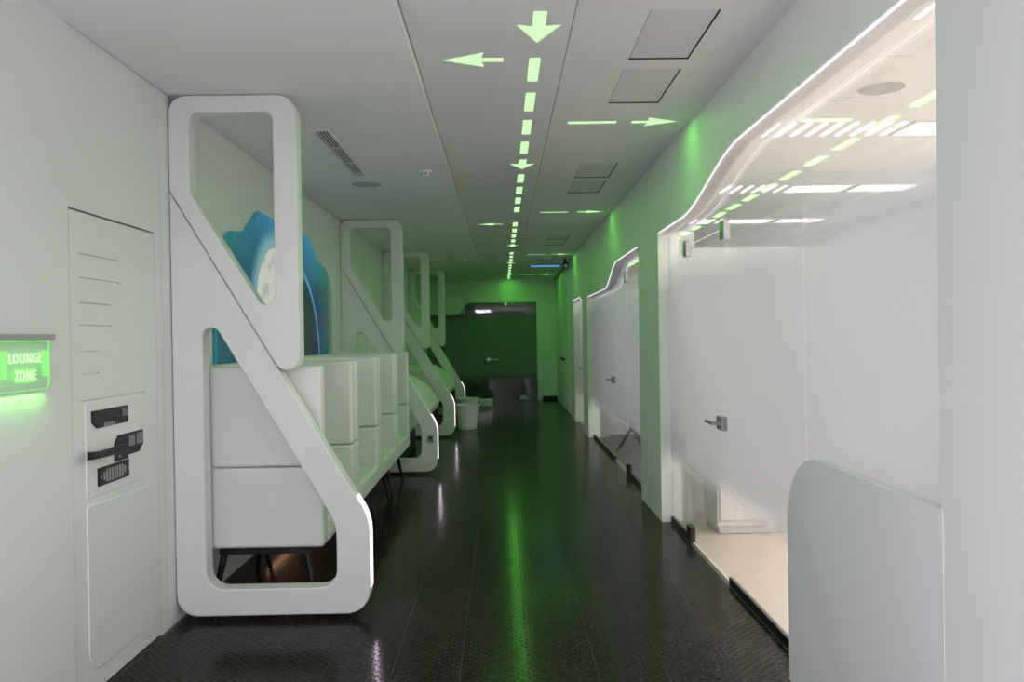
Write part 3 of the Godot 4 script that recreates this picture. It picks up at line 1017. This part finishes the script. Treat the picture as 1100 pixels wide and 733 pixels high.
# [panel column, outline (x, -d), first d, last d, kind, centre, light size]
func light_shapes() -> Array:
	if shapes_made.size():
		return shapes_made
	for i in range(-1, 28):
		var d := 3.33 + 0.5565 * i
		var is_arrow := posmod(i, 5) == 0
		var out := PackedVector2Array()
		if is_arrow:
			for v in arrow(0.36):
				out.append(Vector2(0.19 + v.x, -(d + v.y)))
		else:
			out = rect(0.161, -(d + 0.365), 0.219, -d)
		shapes_made.append(["a", out, d, d + 0.37, "ahead_arrow" if is_arrow else "dash", Vector2(0.19, d + 0.18), Vector2(0.056, 0.34)])
	for d in [3.91, 9.6]:
		var out := PackedVector2Array()
		for v in arrow(0.31):
			out.append(Vector2(0.03 - v.y, -(d + v.x)))
		shapes_made.append(["a", out, d - 0.1, d + 0.1, "left_arrow", Vector2(-0.125, d), Vector2(0.29, 0.06)])
	for d in [5.08, 8.74, 13.2, 17.5]:
		var out := PackedVector2Array()
		for v in arrow(0.31):
			out.append(Vector2(0.875 + v.y, -(d + v.x)))
		shapes_made.append(["b", out, d - 0.1, d + 0.1, "right_arrow", Vector2(1.03, d), Vector2(0.29, 0.06)])
		shapes_made.append(["b", rect(0.457, -(d + 0.03), 0.776, -(d - 0.03)), d - 0.03, d + 0.03, "cross_dash", Vector2(0.617, d), Vector2(0.31, 0.056)])
	return shapes_made

func ceiling_lights() -> void:
	var names := {"dash": ["ceiling_dash_light", "green dashes along the corridor"], "ahead_arrow": ["ceiling_arrow_light", "green arrows along the corridor"],
		"left_arrow": ["ceiling_arrow_light", "green arrows to the booths"], "right_arrow": ["ceiling_arrow_light", "green arrows to the glass rooms"],
		"cross_dash": ["ceiling_dash_light", "green dashes across the corridor"]}
	var ahead := ["level with the first pair of hatches", "level with the second pair of hatches", "level with the second glass door", "level with the third pair of hatches", "level with the blue tube light", "just before the end doors"]
	var between := ["before the first forward arrow", "between the first and second forward arrows", "between the second and third forward arrows", "between the third and fourth forward arrows", "between the fourth and fifth forward arrows", "between the fifth and sixth forward arrows", "past the last forward arrow"]
	var over := ["over the first glass door", "over the second glass door", "over the narrow bright door", "beside the end doors"]
	var seen := {"dash": 0, "ahead_arrow": 0, "left_arrow": 0, "right_arrow": 0, "cross_dash": 0}
	for s in light_shapes():
		var q = names[s[4]]
		var k: int = seen[s[4]]
		seen[s[4]] += 1
		var label := ""
		if s[4] == "dash":
			label = "green ceiling dash light running lengthwise " + between[seen.ahead_arrow]
		elif s[4] == "ahead_arrow":
			label = "green forward arrow light in the ceiling " + ahead[k]
		elif s[4] == "left_arrow":
			label = "green sideways arrow light in the ceiling pointing at the " + ["frame beside the door", "first curved lounger"][k]
		elif s[4] == "right_arrow":
			label = "green arrow light pointing to the glass side, " + over[k]
		else:
			label = "green crosswise dash light leading to the glass side, " + over[k]
		var at := P(s[5].x, HR, s[5].y)
		var o := thing(q[0], label, "ceiling light", at, q[1])
		part("diffuser", extrude(s[1], [], 0.004, 0.0), mats.green_glow, o, xf(DOWN, Vector3(0, HR + 0.006, 0)))
		area_light(o, at + Vector3(0, -0.002, 0), SHINE_DOWN, s[6], Color(0.42, 1.0, 0.28), 0.085)

func hatch_spots() -> Array:
	return [3.33, 4.07, 6.26, 6.98, 10.6, 11.3, 13.7, 14.4]

func ceiling_fittings() -> void:
	for k in 8:
		var d: float = hatch_spots()[k]
		var label: String = "pale ceiling service hatch " + ["before the first glass-side arrow, ", "past the first glass-side arrow, ", "past the second glass-side arrow, ", "past the third glass-side arrow, "][k / 2] + ["first of its pair", "second of its pair"][k % 2]
		var o := thing("access_hatch", label, "hatch", P(0.818, HR, d + 0.3), "paired ceiling hatches")
		part("hatch_panel", extrude(rect(0.670, -d - 0.595, 0.967, -d - 0.005), [], 0.006, 0.001), mats.hatch_grey, o, xf(DOWN, Vector3(0, HR + 0.007, 0)))
		part("hatch_gap_shade", extrude(rect(0.6655, -d - 0.5995, 0.9715, -d - 0.0005), [rect(0.667, -d - 0.598, 0.970, -d - 0.002)], 0.018, 0.0), mats.dark_gap, o, xf(DOWN, Vector3(0, HR + 0.001, 0)))  # dark ring painted in for the shadow gap round the hatch
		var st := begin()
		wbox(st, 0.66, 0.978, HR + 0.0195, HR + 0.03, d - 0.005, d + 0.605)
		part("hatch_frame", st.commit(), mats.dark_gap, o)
	# air grille
	var g := thing("air_grille", "long slatted air grille in the white ceiling above the booths", "grille", P(-1.16, HL, 5.74))
	var st2 := begin()
	for k in 3:
		for i in 5:
			var x := -1.201 + i * 0.0205
			st2 = begin()
			wbox(st2, x + 0.001, x + 0.008, HL - 0.004, HL - 0.0005, 5.035 + k * 0.472, 5.475 + k * 0.472)
			part("slat", st2.commit(), mats.ceiling_white, g)
	for d in [5.03, 5.485, 5.957, 6.43]:
		st2 = begin()
		wbox(st2, -1.21, -1.11, HL - 0.005, HL - 0.0005, d, d + 0.02)
		part("crossbar", st2.commit(), mats.ceiling_white, g)
	st2 = begin()
	part("rim", extrude(rect(-1.225, -6.465, -1.095, -5.015), [rect(-1.205, -6.448, -1.115, -5.032)], 0.004, 0.001), mats.ceiling_white, g, xf(DOWN, Vector3(0, HL - 0.004, 0)))
	for q in [[-1.165, 6.8, "round grey loudspeaker in the white ceiling past the air grille"], [-1.19, 13.7, "round grey loudspeaker in the white ceiling near the third booth frame"]]:
		var sp := thing("ceiling_speaker", q[2], "speaker", P(q[0], HL, q[1]))
		part("cover", lathe([[0.13, 0.0], [0.128, -0.004], [0.0, -0.005]]), mats.grey_speaker, sp, xf(Basis.IDENTITY, P(q[0], HL, q[1])))
		part("rim", lathe([[0.142, 0.0], [0.14, -0.003], [0.13, -0.005], [0.129, 0.0]]), mats.ceiling_white, sp, xf(Basis.IDENTITY, P(q[0], HL, q[1])))
	for q in [[-0.6, 6.3, "small white smoke detector on the ceiling past the air grille"], [-0.63, 13.2, "small white smoke detector on the ceiling near the second lounger"]]:
		var sd := thing("smoke_detector", q[2], "smoke detector", P(q[0], HL, q[1]))
		part("base", lathe([[0.055, 0.0], [0.055, -0.014], [0.045, -0.018], [0.0, -0.018]], 28), mats.white_paint, sd, xf(Basis.IDENTITY, P(q[0], HL, q[1])))
		part("chamber", lathe([[0.038, -0.018], [0.036, -0.036], [0.028, -0.043], [0.0, -0.044]], 28), mats.white_paint, sd, xf(Basis.IDENTITY, P(q[0], HL, q[1])))
		for a in 6:
			var c := P(q[0], HL - 0.027, q[1]) + Basis(Vector3.UP, -TAU * a / 6.0 - 0.3) * Vector3(0.0365, 0, 0)
			part("vent", rbox(Vector3(0.012, 0.01, 0.012), 0.002, 1), mats.black, sd, xf(Basis.IDENTITY, c))
	# small camera and blue lamp by the ceiling far down the corridor
	var cm := thing("security_camera", "small black camera under the ceiling far along the glass side", "camera", P(1.16, HR, 13.9))
	part("bracket", bar(P(1.16, HR, 13.9), P(1.16, HR - 0.08, 13.9), 0.02, 0.02), mats.black, cm)
	part("body", rbox(Vector3(0.1, 0.1, 0.2), 0.02), mats.black, cm, xf(Basis(Vector3(1, 0, 0), 0.2), P(1.16, HR - 0.13, 13.85)))
	part("lens", bar(P(1.16, HR - 0.145, 13.76), P(1.16, HR - 0.15, 13.72), 0.035, 0.035), mats.chrome, cm)
	var bl := thing("blue_tube_light", "slim blue lit tube under the ceiling beside the small camera", "lamp", P(0.9, HR, 14.9))
	part("housing", rbox(Vector3(0.6, 0.03, 0.05), 0.006), mats.aluminium, bl, xf(Basis.IDENTITY, P(0.86, HR - 0.016, 14.9)))
	part("tube", rbox(Vector3(0.56, 0.03, 0.03), 0.012), mats.blue_led, bl, xf(Basis.IDENTITY, P(0.86, HR - 0.046, 14.9)))
	area_light(bl, P(0.86, HR - 0.065, 14.9), SHINE_DOWN, Vector2(0.55, 0.03), Color(0.45, 0.75, 1.0), 0.05)

# ------------------------------------------------------------------ rooms behind the glass
func side_rooms() -> void:
	var st := begin()
	var f := thing("floor_rooms", "pale cream floor of the rooms behind the glass", "floor", P(3, 0, 6), "", "structure")
	wbox(st, 1.4, 4.75, -0.12, -0.002, 0.2, 6.78)
	part("slab", st.commit(), mats.cream_floor, f)
	st = begin()
	wbox(st, 1.4, 4.75, -0.12, -0.002, 6.79, 12.0)
	part("slab", st.commit(), mats.grey_floor, f)
	st = begin()
	wbox(st, 1.4, 4.75, -0.12, -0.002, 12.01, 14.3)
	part("slab", st.commit(), mats.cream_floor, f)
	var w := thing("wall_rooms", "white inner walls of the rooms behind the glass", "wall", P(4.6, 0, 6), "", "structure")
	for q in [[4.6, 4.7, 0.0, 3.02, 0.2, 14.3], [1.4, 4.6, 0.0, 3.02, 0.2, 0.3], [1.6, 4.6, 0.0, 2.3, 6.72, 6.8], [1.6, 4.6, 0.0, 3.02, 12.0, 12.1], [1.6, 4.6, 0.0, 3.02, 14.2, 14.3]]:
		st = begin()
		wbox(st, q[0], q[1], q[2], q[3], q[4], q[5])
		part("wall_panel", st.commit(), mats.white_wall, w)
	var c := thing("ceiling_rooms", "white ceiling of the rooms behind the glass", "ceiling", P(3, HR, 6), "", "structure")
	var cuts := [0.2, 2.55, 4.6, 6.74, 8.85, 11.0, 14.3]
	for k in cuts.size() - 1:
		st = begin()
		wbox(st, GX + 0.03, 4.7, HR, 3.02, cuts[k] + 0.004, cuts[k + 1] - 0.004)
		part("ceiling_panel", st.commit(), mats.ceiling_white, c)
	# rows of slot lamps: ten narrow slots, then wide panels
	var lit := [[1.1, 1.0], [3.27, 1.0], [5.3, 1.0], [7.47, 0.95], [9.57, 0.95]]
	for r in lit.size():
		var d: float = lit[r][0]
		for k in (10 if r > 0 else 0):
			var x := 1.76 + 0.107 * k
			var o := thing("slot_lamp", "narrow white slot lamp behind the glass, in the row " + ["", "before the round loudspeaker", "just past the round loudspeaker", "just past the low partition", "farthest past the low partition"][r], "ceiling lamp", P(x, HR, d), "slot lamps behind the glass")
			part("diffuser", rbox(Vector3(0.03, 0.012, 0.33), 0.004, 1), mats.room_lamp, o, xf(Basis.IDENTITY, P(x, HR - 0.006, d)))
		for x in [3.08, 3.72]:
			var o := thing("panel_lamp", "wide white panel lamp behind the glass, in the slot-lamp row " + ["next to the entrance wall", "before the round loudspeaker", "just past the round loudspeaker", "just past the low partition", "farthest past the low partition"][r], "ceiling lamp", P(x, HR, d), "panel lamps behind the glass")
			part("frame", extrude(rect(x - 0.3, -d - 0.18, x + 0.3, -d + 0.18), [rect(x - 0.28, -d - 0.165, x + 0.28, -d + 0.165)], 0.012, 0.002), mats.white_paint, o, xf(DOWN, Vector3(0, HR - 0.012, 0)))
			part("diffuser", rbox(Vector3(0.558, 0.008, 0.328), 0.002, 1), mats.room_lamp, o, xf(Basis.IDENTITY, P(x, HR - 0.006, d)))
			area_light(o, P(x, HR - 0.016, d), SHINE_DOWN, Vector2(0.55, 0.32), Color(1.0, 0.975, 0.962), 2.2 * lit[r][1])
	var fl := thing("panel_lamp", "white panel lamp behind the narrow bright glass door", "ceiling lamp", P(2.3, HR, 13.1), "panel lamps behind the glass")
	part("diffuser", rbox(Vector3(0.6, 0.012, 0.6), 0.003, 1), mats.room_lamp, fl, xf(Basis.IDENTITY, P(2.3, HR - 0.006, 13.1)))
	area_light(fl, P(2.3, HR - 0.016, 13.1), SHINE_DOWN, Vector2(0.58, 0.58), Color(1.0, 0.95, 0.93), 2.2)
	var sp := thing("ceiling_speaker", "round grey loudspeaker in the glazed room's ceiling among the slot lamps", "speaker", P(2.21, HR, 4.43))
	part("cover", lathe([[0.125, 0.0], [0.123, -0.004], [0.0, -0.005]]), mats.grey_speaker, sp, xf(Basis.IDENTITY, P(2.21, HR, 4.43)))
	part("rim", lathe([[0.136, 0.0], [0.134, -0.003], [0.125, -0.005], [0.124, 0.0]]), mats.ceiling_white, sp, xf(Basis.IDENTITY, P(2.21, HR, 4.43)))
	# cabinet at the end of the first room
	var cb := thing("cabinet", "white low cabinet behind the glass next to the pillar", "cabinet", P(2.2, 0, 6.13))
	part("body", rbox(Vector3(1.4, 0.7, 0.4), 0.006), mats.white_paint, cb, xf(Basis.IDENTITY, P(2.34, 0.41, 6.13)))
	part("plinth", rbox(Vector3(1.36, 0.06, 0.36), 0.003, 1), mats.hatch_grey, cb, xf(Basis.IDENTITY, P(2.34, 0.03, 6.13)))
	for x in [1.99, 2.69]:
		var dd := part("door", rbox(Vector3(0.66, 0.6, 0.018), 0.004), mats.white_paint, cb, xf(Basis.IDENTITY, P(x, 0.41, 5.92)))
		part("handle", rbox(Vector3(0.12, 0.012, 0.02), 0.004), mats.chrome, dd, xf(Basis.IDENTITY, P(x, 0.62, 5.905)))
	# stool in the second room
	var s := thing("swivel_stool", "dark splay-legged stool behind the second room's glass", "stool", P(1.72, 0, 10.3))
	for k in 4:
		var a := TAU * k / 4.0 + 0.5
		part("leg", bar(P(1.72, 0.32, 10.3), P(1.72 + 0.26 * cos(a), 0.012, 10.3 + 0.26 * sin(a)), 0.018, 0.012), mats.black, s)
	part("column", bar(P(1.72, 0.26, 10.3), P(1.72, 0.46, 10.3), 0.03, 0.03), mats.black, s)
	part("seat", rbox(Vector3(0.4, 0.07, 0.4), 0.03, 3), mats.leather, s, xf(Basis.IDENTITY, P(1.72, 0.49, 10.3)))

func small_things() -> void:
	# unseen panel lamps added behind the camera to light the near surfaces
	for d in [-3.7, -2.4, -1.1]:
		for x in [-0.95]:
			var o := thing("added_panel_lamp", "added unseen panel lamp in the entrance ceiling", "ceiling lamp", P(x, HL, d), "added entrance panel lamps")
			part("frame", extrude(rect(x - 0.42, -d - 0.42, x + 0.42, -d + 0.42), [rect(x - 0.4, -d - 0.4, x + 0.4, -d + 0.4)], 0.014, 0.002), mats.white_paint, o, xf(DOWN, Vector3(0, HL - 0.014, 0)))
			part("diffuser", rbox(Vector3(0.798, 0.008, 0.798), 0.002, 1), mats.room_lamp, o, xf(Basis.IDENTITY, P(x, HL - 0.006, d)))
			area_light(o, P(x, HL - 0.018, d), SHINE_DOWN, Vector2(0.79, 0.79), Color(0.97, 0.945, 1.0), 5.3)
	var prof := [[0.0, 0.0], [0.145, 0.0], [0.152, 0.01], [0.2, 0.37], [0.21, 0.375], [0.212, 0.405], [0.205, 0.41], [0.19, 0.405], [0.183, 0.36], [0.14, 0.04], [0.0, 0.04]]
	var b := thing("waste_bin", "white tapered bin standing on the aisle, beside the third booth frame", "bin", P(-0.6, 0, 13.1), "white tapered bins by the loungers")
	part("body", lathe(prof), mats.white_paint, b, xf(Basis.IDENTITY, P(-0.6, 0, 13.1)))
	part("rim", lathe([[0.2, 0.4], [0.213, 0.4], [0.215, 0.412], [0.2, 0.416], [0.19, 0.41]]), mats.white_paint, b, xf(Basis.IDENTITY, P(-0.6, 0, 13.1)))
	copy_of(b, P(-0.66, 0, 14.5), "white tapered bin hidden behind its twin, before the last booth frame")
	var bx := thing("floor_box", "low pale box on the floor near the end doors", "box", P(-0.38, 0, 17.4))
	part("body", rbox(Vector3(0.3, 0.12, 0.3), 0.02), mats.white_paint, bx, xf(Basis.IDENTITY, P(-0.38, 0.06, 17.4)))
	part("lid", rbox(Vector3(0.32, 0.03, 0.32), 0.01), mats.white_paint, bx, xf(Basis.IDENTITY, P(-0.38, 0.135, 17.4)))
	# warm lamp low on the wall under the booth chairs
	var u := thing("wall_strip_light", "warm strip light low on the wall under the booth chairs", "lamp", P(LW, 0.1, 6.8))
	part("housing", rbox(Vector3(0.02, 0.05, 1.6), 0.004), mats.aluminium, u, xf(Basis.IDENTITY, P(LW + 0.01, 0.2, 6.6)))
	part("tube", rbox(Vector3(0.012, 0.03, 1.56), 0.005), mats.warm_led, u, xf(Basis.IDENTITY, P(LW + 0.026, 0.2, 6.6)))
	area_light(u, P(LW + 0.034, 0.2, 6.6), SHINE_RIGHT, Vector2(1.56, 0.03), Color(1.0, 0.75, 0.6), 0.05)
